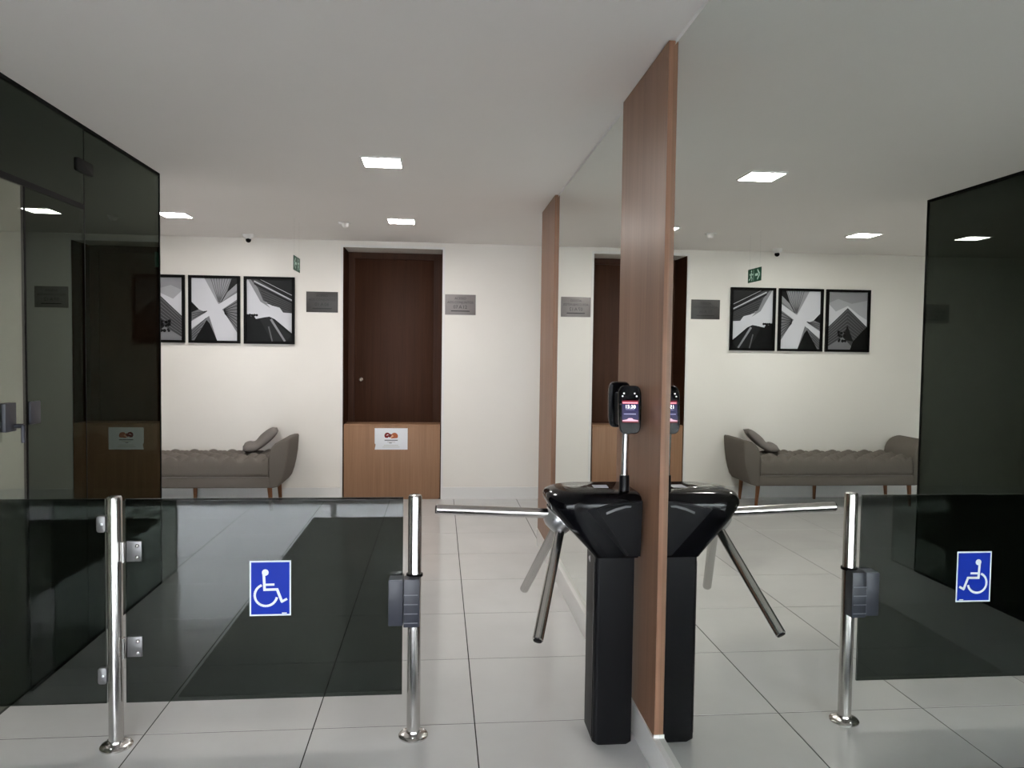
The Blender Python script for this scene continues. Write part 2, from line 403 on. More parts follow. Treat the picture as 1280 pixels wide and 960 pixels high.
rod('lock_handle', (XP+0.043, 3.06, 1.10), (XP+0.043, 3.06, 1.03), 0.008, 'navy', lk)

# ================================================================== CEILING LIGHTS
def light(x, y, label):
    t = thing('ceiling_light', label, 'ceiling light', (x, y, ZC-0.008), 'square led ceiling lights')
    a, b = 0.098, 0.108
    boxes('frame', [((x-b, y-b, ZC-0.008), (x+b, y-a, ZC+0.001)), ((x-b, y+a, ZC-0.008), (x+b, y+b, ZC+0.001)),
                    ((x-b, y-a, ZC-0.008), (x-a, y+a, ZC+0.001)), ((x+a, y-a, ZC-0.008), (x+b, y+a, ZC+0.001))], 'white', t)
    box('diffuser', (x-a, y-a, ZC-0.006), (x+a, y+a, ZC-0.001), 'lamp', t)
light(-1.06, 4.145, 'lit square led panel in the ceiling above the floor between turnstile and door')
light(-1.05, 5.985, 'lit square led panel in the ceiling in front of the brown door')
light(-2.76, 6.00, 'lit square led panel in the ceiling above the tufted grey bench')

# security camera and sensor
t = thing('security_camera', 'small white ceiling camera with black ball lens above the framed prints', 'camera', (-2.444, 6.93, ZC))
lathe('mount', (-2.444, 6.93, ZC), (0, 0, -1), [(0, 0.050), (0.012, 0.049), (0.034, 0.030), (0.040, 0.026)], 'white', t)
b = lathe('ball', (-2.444, 6.93, ZC-0.022), (0, 0, -1), [(0, 0.018), (0.012, 0.020), (0.025, 0.024), (0.038, 0.022), (0.048, 0.012), (0.051, 0)], 'gloss', t)
lathe('lens', (-2.44, 6.902, ZC-0.050), (0.1, -1, -0.3), [(0, 0.012), (0.005, 0.012), (0.007, 0.008), (0.007, 0)], 'darkm', b, 16)
t = thing('motion_sensor', 'small white wedge motion sensor on the ceiling beside the light by the door', 'sensor', (-1.508, 6.15, ZC))
prism('base', rrect(-1.553, -1.463, 6.115, 6.185, 0.008), 'z', ZC-0.012, ZC, 'white', t, 0.002)
lathe('eye', (-1.500, 6.14, ZC-0.010), (0.15, -0.3, -1), [(0, 0.030), (0.018, 0.027), (0.030, 0.018), (0.034, 0)], 'ceil', t, 20)

# ================================================================== FRAMED PRINTS
K, D, G, Hh, Wt = grey(0.003), grey(0.010), grey(0.06), grey(0.24), grey(0.62)
def lines(col, a0, a1, b0, b1, n, w, asp=1.4):
    out = []
    for k in range(n):
        f = k/(n-1)
        p = (a0[0]+(a1[0]-a0[0])*f, a0[1]+(a1[1]-a0[1])*f); q_ = (b0[0]+(b1[0]-b0[0])*f, b0[1]+(b1[1]-b0[1])*f)
        out += stroke(col, [p, q_], w, asp)
    return out
ART = []
# pyramid roof under a cloudy sky
p = [(grey(0.40), [(0, 0), (1, 0), (1, 1), (0, 1)]), (grey(0.30), [(0, 0.86), (0.4, 0.80), (0.75, 0.88), (1, 0.8), (1, 1), (0, 1)]),
     (Wt, [(0, 0.3), (0, 0.52), (0.2, 0.60), (0.5, 0.76), (0.8, 0.66), (1, 0.80), (1, 0.3)]), (G, [(0, 0.40), (0.5, 0.725), (1, 0.38), (1, 0), (0, 0)])]
p += lines(grey(0.17), (0.5, 0.69), (0.5, 0.20), (1, 0.345), (1, -0.0), 9, 0.012)
p += lines(grey(0.14), (0.5, 0.69), (0.5, 0.20), (0, 0.365), (0, -0.0), 9, 0.012)
p += [(D, [(0.5, 0.42), (0.34, 0.14), (0.5, 0.16), (0.66, 0.14)]), (grey(0.2), [(0.3, 0.0), (0.62, 0.22), (0.98, 0.05), (0.98, 0)])]
p += [(K, [(0, 0.40), (0.12, 0.32), (0.35, 0.14), (0.42, 0), (0, 0)])]
for k in range(16):
    p.append(disc(K, 0.62+random.uniform(-0.11, 0.12), 0.23+random.uniform(-0.1, 0.11), random.uniform(0.02, 0.04), 1.4, 8))
ART.append((-3.512, p, 'black framed print of a pyramid roof under cloudy sky, partly behind the smoked glass'))
# white cross of sky between towers
p = [(grey(0.20), [(0, 0), (1, 0), (1, 1), (0, 1)]), (Wt, [(0, 1), (0.28, 1), (0.60, 0.58), (1, 0.12), (1, 0), (0.55, 0), (0.36, 0.44), (0.15, 0.50), (0, 0.60)]),
     (grey(0.33), [(0.28, 1), (0.87, 1), (0.62, 0.60), (0.58, 0.59)])]
p += lines(grey(0.12), (0.42, 1), (0.85, 1), (0.585, 0.62), (0.61, 0.61), 8, 0.014)
p += [(D, [(0.87, 1), (1, 1), (1, 0.83), (0.62, 0.61), (0.78, 0.80)]), (grey(0.30), [(0.78, 0.78), (1, 0.93), (1, 0.82), (0.66, 0.63)]),
      (Wt, [(0.36, 0.45), (0.56, 0.57), (1, 0.78), (1, 0.67), (0.66, 0.50)]), (Wt, [(0, 0.31), (0.38, 0.48), (0.42, 0.42), (0, 0.18)]),
      (D, [(0, 0.62), (0.16, 0.50), (0, 0.45)])]
p += lines(D, (0.70, 0.50), (0.72, 0.44), (1, 0.63), (1, 0.20), 8, 0.014)
p += lines(grey(0.05), (0.02, 0.43), (0.02, 0.35), (0.34, 0.475), (0.34, 0.47), 3, 0.012)
p += lines(grey(0.06), (0, 0.14), (0, 0.02), (0.32, 0.36), (0.16, 0.12), 4, 0.016)
p += [(K, [(0.06, 0), (0.33, 0.33), (0.40, 0.27), (0.56, 0)])]
ART.append((-3.024, p, 'black framed print of a bright cross of sky between towers, the middle one'))
# dark facade with pale diagonal lines
p = [(Wt, [(0, 0), (1, 0), (1, 1), (0, 1)]), (Hh, [(0.02, 1), (0.30, 1), (0.42, 0.62), (0.52, 0.54), (0.30, 0.64)]),
     (G, [(0.08, 1), (1, 1), (1, 0.46), (0.80, 0.47), (0.72, 0.55), (0.55, 0.58), (0.36, 0.66), (0.24, 0.86)]),
     (D, [(0.22, 1), (1, 1), (1, 0.66)])]
p += lines(grey(0.012), (0.28, 0.86), (0.42, 0.62), (1, 0.62), (1, 0.49), 6, 0.012)
p += stroke(grey(0.5), [(0.16, 0.97), (1, 0.67)], 0.03, 1.4)+stroke(K, [(0.16, 0.93), (1, 0.63)], 0.03, 1.4)+stroke(grey(0.42), [(0.3, 1), (1, 0.75)], 0.016, 1.4)
p += [(K, [(0, 0.43), (0.10, 0.40), (0.14, 0.43), (0.20, 0.36), (0.40, 0.39), (0.50, 0.40), (0.62, 0.36), (1, 0.13), (1, 0), (0, 0)]),
      (grey(0.012), [(0.28, 0.36), (0.50, 0.40), (0.58, 0.36), (0.98, 0.10), (0.88, 0), (0.55, 0)])]
p += stroke(grey(0.26), [(0.53, 0.36), (0.84, 0)], 0.05, 1.4)+stroke(grey(0.12), [(0.48, 0.24), (0.56, 0)], 0.03, 1.4)
for k in range(5): p.append(disc(K, 0.02+0.05*k, 0.415+0.012*random.random(), 0.03, 1.4, 8))
ART.append((-2.534, p, 'black framed print of a dark facade with pale diagonal lines, nearest the dark grey sign'))
for x0, polys, lab in ART:
    w, z0, z1, fwid = 0.455, 1.452, 2.068, 0.024
    t = thing('framed_print', lab, 'picture', (x0+w/2, YB, z0), 'framed architecture prints in a row')
    y0 = YB-0.028
    for lo, hi in (((x0, z0), (x0+w, z0+fwid)), ((x0, z1-fwid), (x0+w, z1)), ((x0, z0+fwid), (x0+fwid, z1-fwid)), ((x0+w-fwid, z0+fwid), (x0+w, z1-fwid))):
        box('frame_bar', (lo[0], y0, lo[1]), (hi[0], YB+0.0005, hi[1]), 'darkm', t)
    iw, ih = w-2*fwid, z1-z0-2*fwid
    art('print', lambda u, v, h, x0=x0: Vector((x0+fwid+min(max(u, 0), 1)*iw, YB-0.006-h, z0+fwid+min(max(v, 0), 1)*ih)), polys, 'print', t)

# ================================================================== WALL PLATES
def plate(x0, label, nums, pm, im):
    z0, z1, y0 = 1.752, 1.942, YB-0.006
    t = thing('wall_sign', label, 'sign', (x0+0.144, YB, z0), 'metal signs beside the door')
    box('plate', (x0, y0, z0), (x0+0.288, YB+0.0005, z1), pm, t, 0.0015)
    cx_ = x0+0.144
    for txt, s, z, m in (('ACESSO', 0.030, 1.905, im), ('AOS CONJUNTOS', 0.030, 1.868, im), ):
        words('lettering', txt, s, m, lambda a, b_, z=z: Vector((cx_+a, y0-0.0006, z+b_)), t)
    for txt, dx in zip(nums.split(), (-0.045, 0.0, 0.042)):
        words('numeral', txt, 0.044, im, lambda a, b_: Vector((cx_+dx+a, y0-0.0006, 1.824+b_)), t)
    box('underline', (cx_-0.088, y0-0.0008, 1.783), (cx_+0.088, y0+0.0005, 1.791), 'ink', t)
plate(-0.696, 'brushed metal sign reading ACESSO, on the side of the door without the prints', '07 A 12', 'plate', 'ink2')
plate(-1.976, 'darker brushed metal sign between the framed prints and the brown door', '01 A 06', 'plate2', 'ink')

# exit sign hung from the ceiling
EXs, EY0, EY1, EZ0, EZ1 = -1.868, 5.962, 6.226, 2.020, 2.132
t = thing('exit_sign', 'small green exit sign with white arrow hanging near the framed prints', 'exit sign', (EXs, 6.09, EZ0))
box('panel', (EXs-0.003, EY0, EZ0), (EXs, EY1, EZ1), plain('green_acrylic', (0.003, 0.050, 0.026, 1), 0.4, spec=0.25), t)
gw = (0.45, 0.60, 0.53, 1); asp = (EZ1-EZ0)/(EY1-EY0)
ep = stroke(gw, [(0.44, 0.5), (0.22, 0.5)], 0.075, asp)
ep += stroke(gw, [(0.27, 0.86), (0.10, 0.5), (0.27, 0.14)], 0.06, asp)
ep += [disc(gw, 0.72, 0.82, 0.036, asp)]
ep += stroke(gw, [(0.72, 0.70), (0.75, 0.42)], 0.075, asp)+stroke(gw, [(0.75, 0.42), (0.66, 0.28), (0.70, 0.10)], 0.04, asp)+stroke(gw, [(0.75, 0.42), (0.84, 0.24), (0.92, 0.20)], 0.04, asp)
ep += stroke(gw, [(0.72, 0.68), (0.62, 0.52), (0.58, 0.60)], 0.03, asp)+stroke(gw, [(0.73, 0.66), (0.82, 0.54), (0.86, 0.66)], 0.03, asp)
ep += stroke(gw, [(0.55, 0.92), (0.55, 0.08)], 0.02, asp)
art('symbol', lambda u, v, h: Vector((EXs+0.0008+h, EY0+u*(EY1-EY0), EZ0+v*(EZ1-EZ0))), ep, 'print', t, 0.00006)
for y in (EY0+0.03, EY1-0.03): rod('hanging_line', (EXs-0.0015, y, EZ1-0.003), (EXs-0.0015, y, ZC+0.001), 0.0004, 'nylon', t, 6, 0.0001)

# ================================================================== WOOD BOX AND NOTICE
t = thing('wooden_box', 'light brown wooden box barrier standing across the foot of the door', 'box', (-1.178, 7.24, 0))
BX0, BX1, BY0, BY1, BZ = -1.628, -0.732, YB-0.016, YB+0.23, 0.712
box('front_panel', (BX0, BY0, 0.012), (BX1, BY0+0.018, BZ-0.018), 'boxwood', t, 0.001)
box('top_panel', (BX0, BY0, BZ-0.018), (BX1, BY1, BZ), 'boxwood', t, 0.001)
box('side_panel', (BX0, BY0+0.018, 0.012), (BX0+0.018, BY1, BZ-0.018), 'boxwood', t)
box('side_panel', (BX1-0.018, BY0+0.018, 0.012), (BX1, BY1, BZ-0.018), 'boxwood', t)
box('plinth', (BX0+0.01, BY0+0.012, 0.0), (BX1-0.01, BY1, 0.012), 'boxwood', t)
nx0, nx1, nz0, nz1 = -1.343, -1.036, 0.474, 0.676
t = thing('paper_notice', 'white paper notice with red and orange heart taped to the wooden box', 'notice', ((nx0+nx1)/2, BY0, nz0))
wp = (0.80, 0.82, 0.86, 1); rd = srgb(120, 30, 28); og = srgb(176, 96, 58); tx = (0.16, 0.16, 0.18, 1); tl = (0.55, 0.52, 0.48, 1)
na = (nz1-nz0)/(nx1-nx0)
pl = [(wp, [(0, 0), (1, 0), (1, 1), (0, 1), (0, 0.30), (0.03, 0.24), (0.02, 0.14)])]
pl += [(og, arc(0.60, 0.63, 0.105, -0.6, pi+0.1, na)+[(0.50, 0.52)]), (rd, arc(0.385, 0.66, 0.09, 0.5, pi+0.9, na)+[(0.40, 0.55)])]
pl += stroke(rd, [(0.42, 0.60), (0.50, 0.72)], 0.05, na)+stroke(srgb(225, 170, 140), [(0.47, 0.56), (0.56, 0.66)], 0.05, na)+stroke(srgb(70, 16, 18), [(0.44, 0.585), (0.50, 0.65)], 0.03, na)
pl += [(wp, [(0.34, 0.66), (0.40, 0.72), (0.42, 0.68)])]
pl += stroke(tx, [(0.30, 0.44), (0.70, 0.44)], 0.028, na)+stroke(tl, [(0.38, 0.36), (0.62, 0.36)], 0.02, na)+stroke(tx, [(0.44, 0.31), (0.52, 0.31)], 0.02, na)
pl += stroke(tl, [(0.28, 0.20), (0.72, 0.20)], 0.014, na)+stroke(tl, [(0.24, 0.12), (0.76, 0.12)], 0.014, na)
box('sheet', (nx0+0.012, BY0-0.0012, nz0), (nx1, BY0+0.0005, nz1), plain('paper', (0.78, 0.79, 0.82, 1), 0.7), t)
art('printing', lambda u, v, h: Vector((nx0+u*(nx1-nx0), BY0-0.0016-h, nz0+v*(nz1-nz0))), pl, 'print', t, 0.0001)

# ================================================================== TUFTED BENCH
SX, SH, SY0, SY1 = -2.945, 0.745, 6.62, 7.105       # centre, half seat length, front, back
t = thing('tufted_bench', 'grey linen tufted bench with curved ends against the cream wall', 'bench', (SX, (SY0+SY1)/2, 0))
# tufted seat cushion
bm = bmesh.new(); nxg, nyg = 120, 40; g = []
cx0, cx1, cy0, cy1 = SX-SH+0.004, SX+SH-0.004, SY0+0.004, SY1-0.004
for i in range(nxg+1):
    row = []
    for j in range(nyg+1):
        x = cx0+(cx1-cx0)*i/nxg; y = cy0+(cy1-cy0)*j/nyg
        a, b_ = (x-SX)/0.166, (y-SY0)/0.162
        tuft = math.sqrt(abs(math.sin(pi/1*(a+b_)/1.0))*abs(math.sin(pi*(a-b_)))+1e-4)
        e = min(1.0, min(y-cy0, cy1-y)/0.055); rnd = math.sqrt(max(0, 1-(1-e)**2))
        ex = min(1.0, min(x-cx0, cx1-x)/0.03); rx = math.sqrt(max(0, 1-(1-ex)**2))
        z = 0.425+0.048*min(rnd, 0.6+0.4*rx)+(0.052*tuft-0.034)*(0.30+0.70*rnd)
        row.append(bm.verts.new((x, y, z)))
    g.append(row)
for i in range(nxg):
    for j in range(nyg): bm.faces.new((g[i][j], g[i+1][j], g[i+1][j+1], g[i][j+1]))
ring = [g[i][0] for i in range(nxg+1)]+[g[nxg][j] for j in range(1, nyg+1)]+[g[i][nyg] for i in range(nxg-1, -1, -1)]+[g[0][j] for j in range(nyg-1, 0, -1)]
prev = ring
for zz, off in ((0.385, 0.0025), (0.335, 0.003), (0.305, 0.0), (0.300, -0.006)):
    cur = []
    for v in ring:
        x, y = v.co.x, v.co.y
        if abs(y-cy0) < 1e-5: y -= off
        if abs(y-cy1) < 1e-5: y += off
        cur.append(bm.verts.new((x, y, zz)))
    for k in range(len(ring)):
        j = (k+1) % len(ring); bm.faces.new((prev[k], prev[j], cur[j], cur[k]))
    prev = cur
bm.faces.new(prev)
cush = link('seat_cushion', from_bm(bm), 'fabric', t, smooth='all')
for r_ in range(4):
    for c in range(-4, 5):
        a, b_ = c+(0.5 if r_ % 2 else 0), r_*0.5+0.5
        a = c+0.5*((r_+1) % 2)
        x, y = SX+a*0.166, SY0+b_*0.162
        if cx0+0.03 < x < cx1-0.03 and cy0+0.03 < y < cy1-0.03:
            lathe('button', (x, y, 0.438), (0, 0, 1), [(0, 0.009), (0.004, 0.009), (0.007, 0.005), (0.008, 0)], 'fabric', cush, 8)
rod('piping', (cx0, SY0-0.001, 0.300), (cx1, SY0-0.001, 0.300), 0.004, 'pillow', cush, 8)
box('base_frame', (SX-SH-0.02, SY0, 0.205), (SX+SH+0.02, SY1, 0.302), 'fabric', t, 0.012, 3)
def endprof(s):
    inner = [(0.0, 0.47), (0.006, 0.515), (0.022, 0.555), (0.050, 0.590), (0.085, 0.612), (0.125, 0.625), (0.160, 0.628)]
    outer = [(0.168, 0.615), (0.165, 0.560), (0.158, 0.480), (0.146, 0.400), (0.128, 0.320), (0.105, 0.255), (0.075, 0.215), (0.03, 0.205), (0.0, 0.205)]
    return [(SX+s*(SH+a), z) for a, z in inner+outer]
for s in (1, -1): prism('end_arm', endprof(s), 'y', SY0-0.004, SY1+0.004, 'fabric', t, 0.014, seg=3, smooth='all')
for dx, y in ((0.74, SY0+0.055), (-0.74, SY0+0.055), (0.74, SY1-0.045), (-0.74, SY1-0.045), (0.0, SY1-0.06)):
    sg = 0.015 if dx > 0 else (-0.015 if dx < 0 else 0)
    rod('leg', (SX+dx, y, 0.208), (SX+dx+sg, y, 0.0), 0.021, 'leg', t, 14, 0.001, 0.014)

# scatter cushion leaning on the curved end
bm = bmesh.new(); n = 18; top, bot = [], []
C0 = Vector((-2.345, 6.945, 0.0)); ang = math.radians(14)
for i in range(n+1):
    ra, rb = [], []
    for j in range(n+1):
        u, v = -1+2*i/n, -1+2*j/n
        pin = 1-0.07*(1-v*v)*abs(u)-0.0; pjn = 1-0.07*(1-u*u)*abs(v)
        th = 0.062*(max(0, (1-u**4))*max(0, (1-v**4)))**0.5
        s = u*0.195*pjn; w = v*0.150*pin
        # length runs up the arm: flat on the seat, then bending up
        k = (s+0.195)/0.39
        x = -0.150+0.30*k; z = 0.497+0.165*max(0, (k-0.28)/0.72)**1.35
        sl = 0.22*max(0, (k-0.28)/0.72)**0.35
        nrm = Vector((-math.sin(math.atan(sl*3.2)), 0, math.cos(math.atan(sl*3.2))))
        dent = 0.018*math.exp(-((k-0.42)/0.12)**2)
        base = Vector((x, w, z+0.018))
        def place(p): return Vector((C0.x+p.x*math.cos(ang)-p.y*math.sin(ang), C0.y+p.x*math.sin(ang)+p.y*math.cos(ang), p.z))
        ra.append(bm.verts.new(place(base+nrm*(th-dent*(th > 0.01)))))
        rb.append(bm.verts.new(place(base-nrm*th*0.45)))
    top.append(ra); bot.append(rb)
for i in range(n):
    for j in range(n):
        bm.faces.new((top[i][j], top[i+1][j], top[i+1][j+1], top[i][j+1])); bm.faces.new((bot[i][j], bot[i][j+1], bot[i+1][j+1], bot[i+1][j]))
bmesh.ops.remove_doubles(bm, verts=bm.verts[:], dist=0.0006)
tag(link('scatter_cushion', from_bm(bm), 'pillow', smooth='all'), 'grey scatter cushion slumped against the curved end of the bench', 'cushion')

# ================================================================== POSTS AND ACCESS GATE
PY = 2.713
def post(x, label):
    t = thing('steel_post', label, 'post', (x, PY, 0), 'steel posts of the access gate')
    lathe('tube', (x, PY, 0.0), (0, 0, 1), [(0, 0.0245), (0.880, 0.0245), (0.885, 0.0225)], 'steel', t, 32)
    lathe('cap', (x, PY, 0.885), (0, 0, 1), [(0, 0.0225), (0.002, 0.020), (0.003, 0)], 'steel', t, 32)
    fg = lathe('flange', (x, PY, 0.0), (0, 0, 1), [(0, 0.054), (0.005, 0.054), (0.010, 0.050), (0.014, 0.040), (0.018, 0.0275), (0.024, 0.0255)], 'steel', t, 40)
    for k in range(3):
        a = 0.5+2*pi*k/3
        lathe('screw', (x+0.041*math.cos(a), PY+0.041*math.sin(a), 0.012), (0, 0, 1), [(0, 0.005), (0.003, 0.004), (0.004, 0)], 'steel', fg, 10)
    return t
p1 = post(-1.863, 'brushed steel post carrying the gate hinges and the fixed glass clamps')
p2 = post(-0.826, 'brushed steel post with dark latch keeper facing the turnstile arm')
# keeper on the latch post
kp = box('latch_keeper', (-0.862, 2.650, 0.424), (-0.806, 2.702, 0.596), 'navy', p2, 0.002)
for k in range(4): box('rib', (-0.8625, 2.6492, 0.438+0.0335*k), (-0.812, 2.6515, 0.4415+0.0335*k), 'rib', kp)
lathe('collar', (-0.826, PY, 0.592), (0, 0, 1), [(0, 0.030), (0.008, 0.030), (0.010, 0.026)], 'darkm', kp)
# fixed pane on the hinge post
t = thing('fixed_glass_screen', 'low dark glass screen fixed between hinge post and smoked partition', 'glass screen', (-2.14, PY, 0.157))
pane('pane', (XP+0.004, PY-0.005, 0.157), (-1.8925, PY+0.003, 0.878), 'gate', 1, t)
for z in (0.792, 0.258):
    c = prism('glass_clamp', rrect(-1.917, -1.8875, z-0.029, z+0.029, 0.009), 'y', PY-0.016, PY+0.014, 'hinge', t, 0.002)
    lathe('screw', (-1.899, PY-0.015, z), (0, -1, 0), [(0, 0.005), (0.003, 0.004), (0.004, 0)], 'chrome', c, 10)
# the swinging gate
gt = thing('access_gate', 'low dark glass swing gate with blue wheelchair sticker between two steel posts', 'gate', (-1.34, PY, 0.157))
pane('pane', (-1.826, PY-0.005, 0.157), (-0.868, PY+0.003, 0.878), 'gate', 1, gt)
for z in (0.695, 0.358):
    h = box('hinge', (-1.820, PY-0.012, z-0.036), (-1.769, PY-0.004, z+0.036), 'hinge', gt, 0.002)
    rod('knuckle', (-1.828, PY-0.018, z-0.037), (-1.828, PY-0.018, z+0.037), 0.008, 'steel', h, 14)
    for dz in (-0.020, 0.020): lathe('screw', (-1.783, PY-0.014, z+dz), (0, -1, 0), [(0, 0.007), (0.003, 0.006), (0.005, 0.003), (0.005, 0)], 'steel', h, 12)
lb = box('latch_box', (-0.916, PY-0.058, 0.428), (-0.864, PY+0.03, 0.592), 'navy', gt, 0.003)
box('latch_cover', (-0.913, PY-0.057, 0.5915), (-0.866, PY+0.02, 0.5945), 'rib', lb, 0.001)
# wheelchair sticker
kx0, kx1, kz0, kz1 = -1.405, -1.262, 0.457, 0.655
sa = (kz1-kz0)/(kx1-kx0); bl = srgb(16, 48, 165); wh = (0.80, 0.85, 0.90, 1)
st = [(wh, [(0, 0), (1, 0), (1, 1), (0, 1)]), (bl, [(0.035, 0.028), (0.965, 0.028), (0.965, 0.972), (0.035, 0.972)])]
cv = lambda x, y: ((x-105)/610, 1-(y-90)/785)
st += stroke(wh, [cv(312, 262), cv(325, 505)], 0.066, sa)+stroke(wh, [cv(306, 503), cv(522, 500)], 0.062, sa)
st += stroke(wh, [cv(505, 488), cv(583, 680)], 0.066, sa)+stroke(wh, [cv(568, 682), cv(658, 636)], 0.060, sa)+stroke(wh, [cv(330, 432), cv(470, 430)], 0.055, sa)
st += [disc(wh, *cv(335, 258), 0.082, sa)]
hc = cv(345, 580); st += stroke(wh, arc(hc[0], hc[1], 0.272, math.radians(112), math.radians(348), sa), 0.060, sa)
st += [(wh, [(0.78, 0.035), (0.90, 0.035), (0.90, 0.055), (0.78, 0.055)])]
stk = box('sticker', (kx0, PY-0.0058, kz0), (kx1, PY-0.0049, kz1), plain('sticker_vinyl', wh, 0.3), gt)
stk['label'] = 'blue wheelchair access sticker with white border'
art('symbol', lambda u, v, h: Vector((kx0+u*(kx1-kx0), PY-0.0060-h, kz0+v*(kz1-kz0))), st, 'print', stk, 0.00002)

# ================================================================== TURNSTILE
ts = thing('turnstile', 'black pedestal turnstile with three steel arms and face reader', 'turnstile', (-0.12, 2.68, 0))
def outline(xl, xr, yf, yb, rl, rt, n=9):
    pts = []
    for cx_, cy_, r_, a0 in ((xr-rt, yb-rt, rt, 0), (xl+rl, yb-rl, rl, pi/2), (xl+rl, yf+rl, rl, pi), (xr-rt, yf+rt, rt, 3*pi/2)):
        for k in range(n+1):
            a = a0+pi/2*k/n; pts.append((cx_+r_*math.cos(a), cy_+r_*math.sin(a)))
    return pts
def loft(name, secs, mat, parent):
    bm = bmesh.new(); prev = None; first = None
    for z, args in secs:
        cur = [bm.verts.new((x, y, z)) for x, y in outline(*args)]
        if prev:
            for k in range(len(cur)):
                j = (k+1) % len(cur); bm.faces.new((prev[k], prev[j], cur[j], cur[k]))
        else: first = cur
        prev = cur
    bm.faces.new(first); bm.faces.new(prev)
    return link(name, from_bm(bm), mat, parent, smooth=True)
cl = loft('column', [(0.0, (-0.172, -0.058, 2.600, 2.752, 0.014, 0.006)), (0.014, (-0.186, -0.046, 2.590, 2.762, 0.016, 0.006)), (0.70, (-0.186, -0.046, 2.590, 2.762, 0.016, 0.006))], 'colm', ts)
box('side_groove', (-0.1885, 2.607, 0.03), (-0.184, 2.613, 0.66), 'gloss', cl)
prism('emblem', [(2.690, 0.640), (2.712, 0.652), (2.690, 0.664)], 'x', -0.1880, -0.1855, 'chrome', cl)
hd = loft('head', [(0.682, (-0.190, -0.034, 2.584, 2.768, 0.016, 0.008)), (0.692, (-0.197, -0.030, 2.580, 2.774, 0.02, 0.010)), (0.72, (-0.222, -0.028, 2.577, 2.785, 0.026, 0.010)),
                   (0.78, (-0.280, -0.027, 2.572, 2.812, 0.045, 0.010)), (0.82, (-0.318, -0.026, 2.569, 2.832, 0.06, 0.010)), (0.848, (-0.341, -0.026, 2.567, 2.843, 0.075, 0.010)),
                   (0.868, (-0.353, -0.026, 2.566, 2.852, 0.085, 0.010)), (0.884, (-0.357, -0.026, 2.568, 2.857, 0.10, 0.012)), (0.898, (-0.352, -0.027, 2.576, 2.853, 0.110, 0.016)),
                   (0.908, (-0.338, -0.030, 2.590, 2.840, 0.112, 0.018)), (0.913, (-0.315, -0.036, 2.608, 2.820, 0.10, 0.02))], 'gloss', ts)
# raised front cover following the sloping face
fy = lambda z: 2.577-(z-0.70)*0.065
bm = bmesh.new()
cp = [(-0.198, 0.862), (-0.17, 0.872), (-0.14, 0.879), (-0.09, 0.886), (-0.030, 0.889), (-0.030, 0.690), (-0.074, 0.690)]
a = [bm.verts.new((x, fy(z)-0.0075, z)) for x, z in cp]; b_ = [bm.verts.new((x, fy(z)+0.02, z)) for x, z in cp]
f0 = bm.faces.new(a); bm.faces.new(b_)
for k in range(len(cp)): bm.faces.new((a[k], a[(k+1) % len(cp)], b_[(k+1) % len(cp)], b_[k]))
bmesh.ops.recalc_face_normals(bm, faces=bm.faces)
bmesh.ops.bevel(bm, geom=list(f0.edges), offset=0.004, segments=2, affect='EDGES')
fc = link('front_cover', from_bm(bm), 'black', hd, smooth=True)
bm = bmesh.new()
ip = [(-0.160, 0.850), (-0.125, 0.865), (-0.090, 0.874), (-0.070, 0.873), (-0.072, 0.867), (-0.090, 0.866), (-0.125, 0.856), (-0.158, 0.842)]
a = [bm.verts.new((x, fy(z)-0.0086, z)) for x, z in ip]; b_ = [bm.verts.new((x, fy(z)-0.006, z)) for x, z in ip]
bm.faces.new(a); bm.faces.new(b_)
for k in range(len(ip)): bm.faces.new((a[k], a[(k+1) % len(ip)], b_[(k+1) % len(ip)], b_[k]))
link('indicator_strip', from_bm(bm), plain('smoke_lens', (0.22, 0.22, 0.225, 1), 0.25), hd)
bm = bmesh.new()
gv = [(-0.226, 0.858), (-0.200, 0.866), (-0.076, 0.692), (-0.082, 0.690)]
a = [bm.verts.new((x, fy(z)-0.003, z)) for x, z in gv]; b_ = [bm.verts.new((x, fy(z)+0.01, z)) for x, z in gv]
bm.faces.new(a); bm.faces.new(b_)
for k in range(4): bm.faces.new((a[k], a[(k+1) % 4], b_[(k+1) % 4], b_[k]))
link('cover_groove', from_bm(bm), 'black', hd)
box('display', (-0.285, 2.672, 0.9115), (-0.200, 2.752, 0.9135), plain('display_glass', (0.06, 0.065, 0.06, 1), 0.08), hd, 0.0008)
prism('label_plate', [(-0.176, 2.690), (-0.122, 2.690), (-0.117, 2.752), (-0.172, 2.752)], 'z', 0.9115, 0.9133, plain('label_white', (0.55, 0.56, 0.66, 1), 0.4), hd)
# tripod
ax = Vector((-0.66, -0.03, -0.75)).normalized(); hb = Vector((-0.292, 2.722, 0.800))
lathe('hub_flange', hb-ax*0.012, ax, [(0, 0.070), (0.014, 0.070), (0.017, 0.066)], 'gloss', ts, 32)
hub = lathe('hub', hb, ax, [(0, 0.062), (0.009, 0.062), (0.012, 0.058), (0.036, 0.052), (0.050, 0.042), (0.058, 0.026), (0.060, 0)], 'chrome', ts, 32)
hc = hb+ax*0.030
for tip, off in (((-0.751, 2.692, 0.838), (0.0, -0.004, 0.036)), ((-0.415, 2.405, 0.462), (0.014, -0.022, -0.016)), ((-0.388, 3.038, 0.430), (0.010, 0.022, -0.014))):
    tv = Vector(tip); st_ = hc+Vector(off); d = (tv-st_).normalized()
    am = rod('arm', st_, tv, 0.0180, 'steel', ts, 24, 0.003)
    lathe('end_plug', tv-d*0.001, d, [(0, 0.0150), (0.003, 0.0145), (0.004, 0.010), (0.004, 0)], 'black', am, 20)
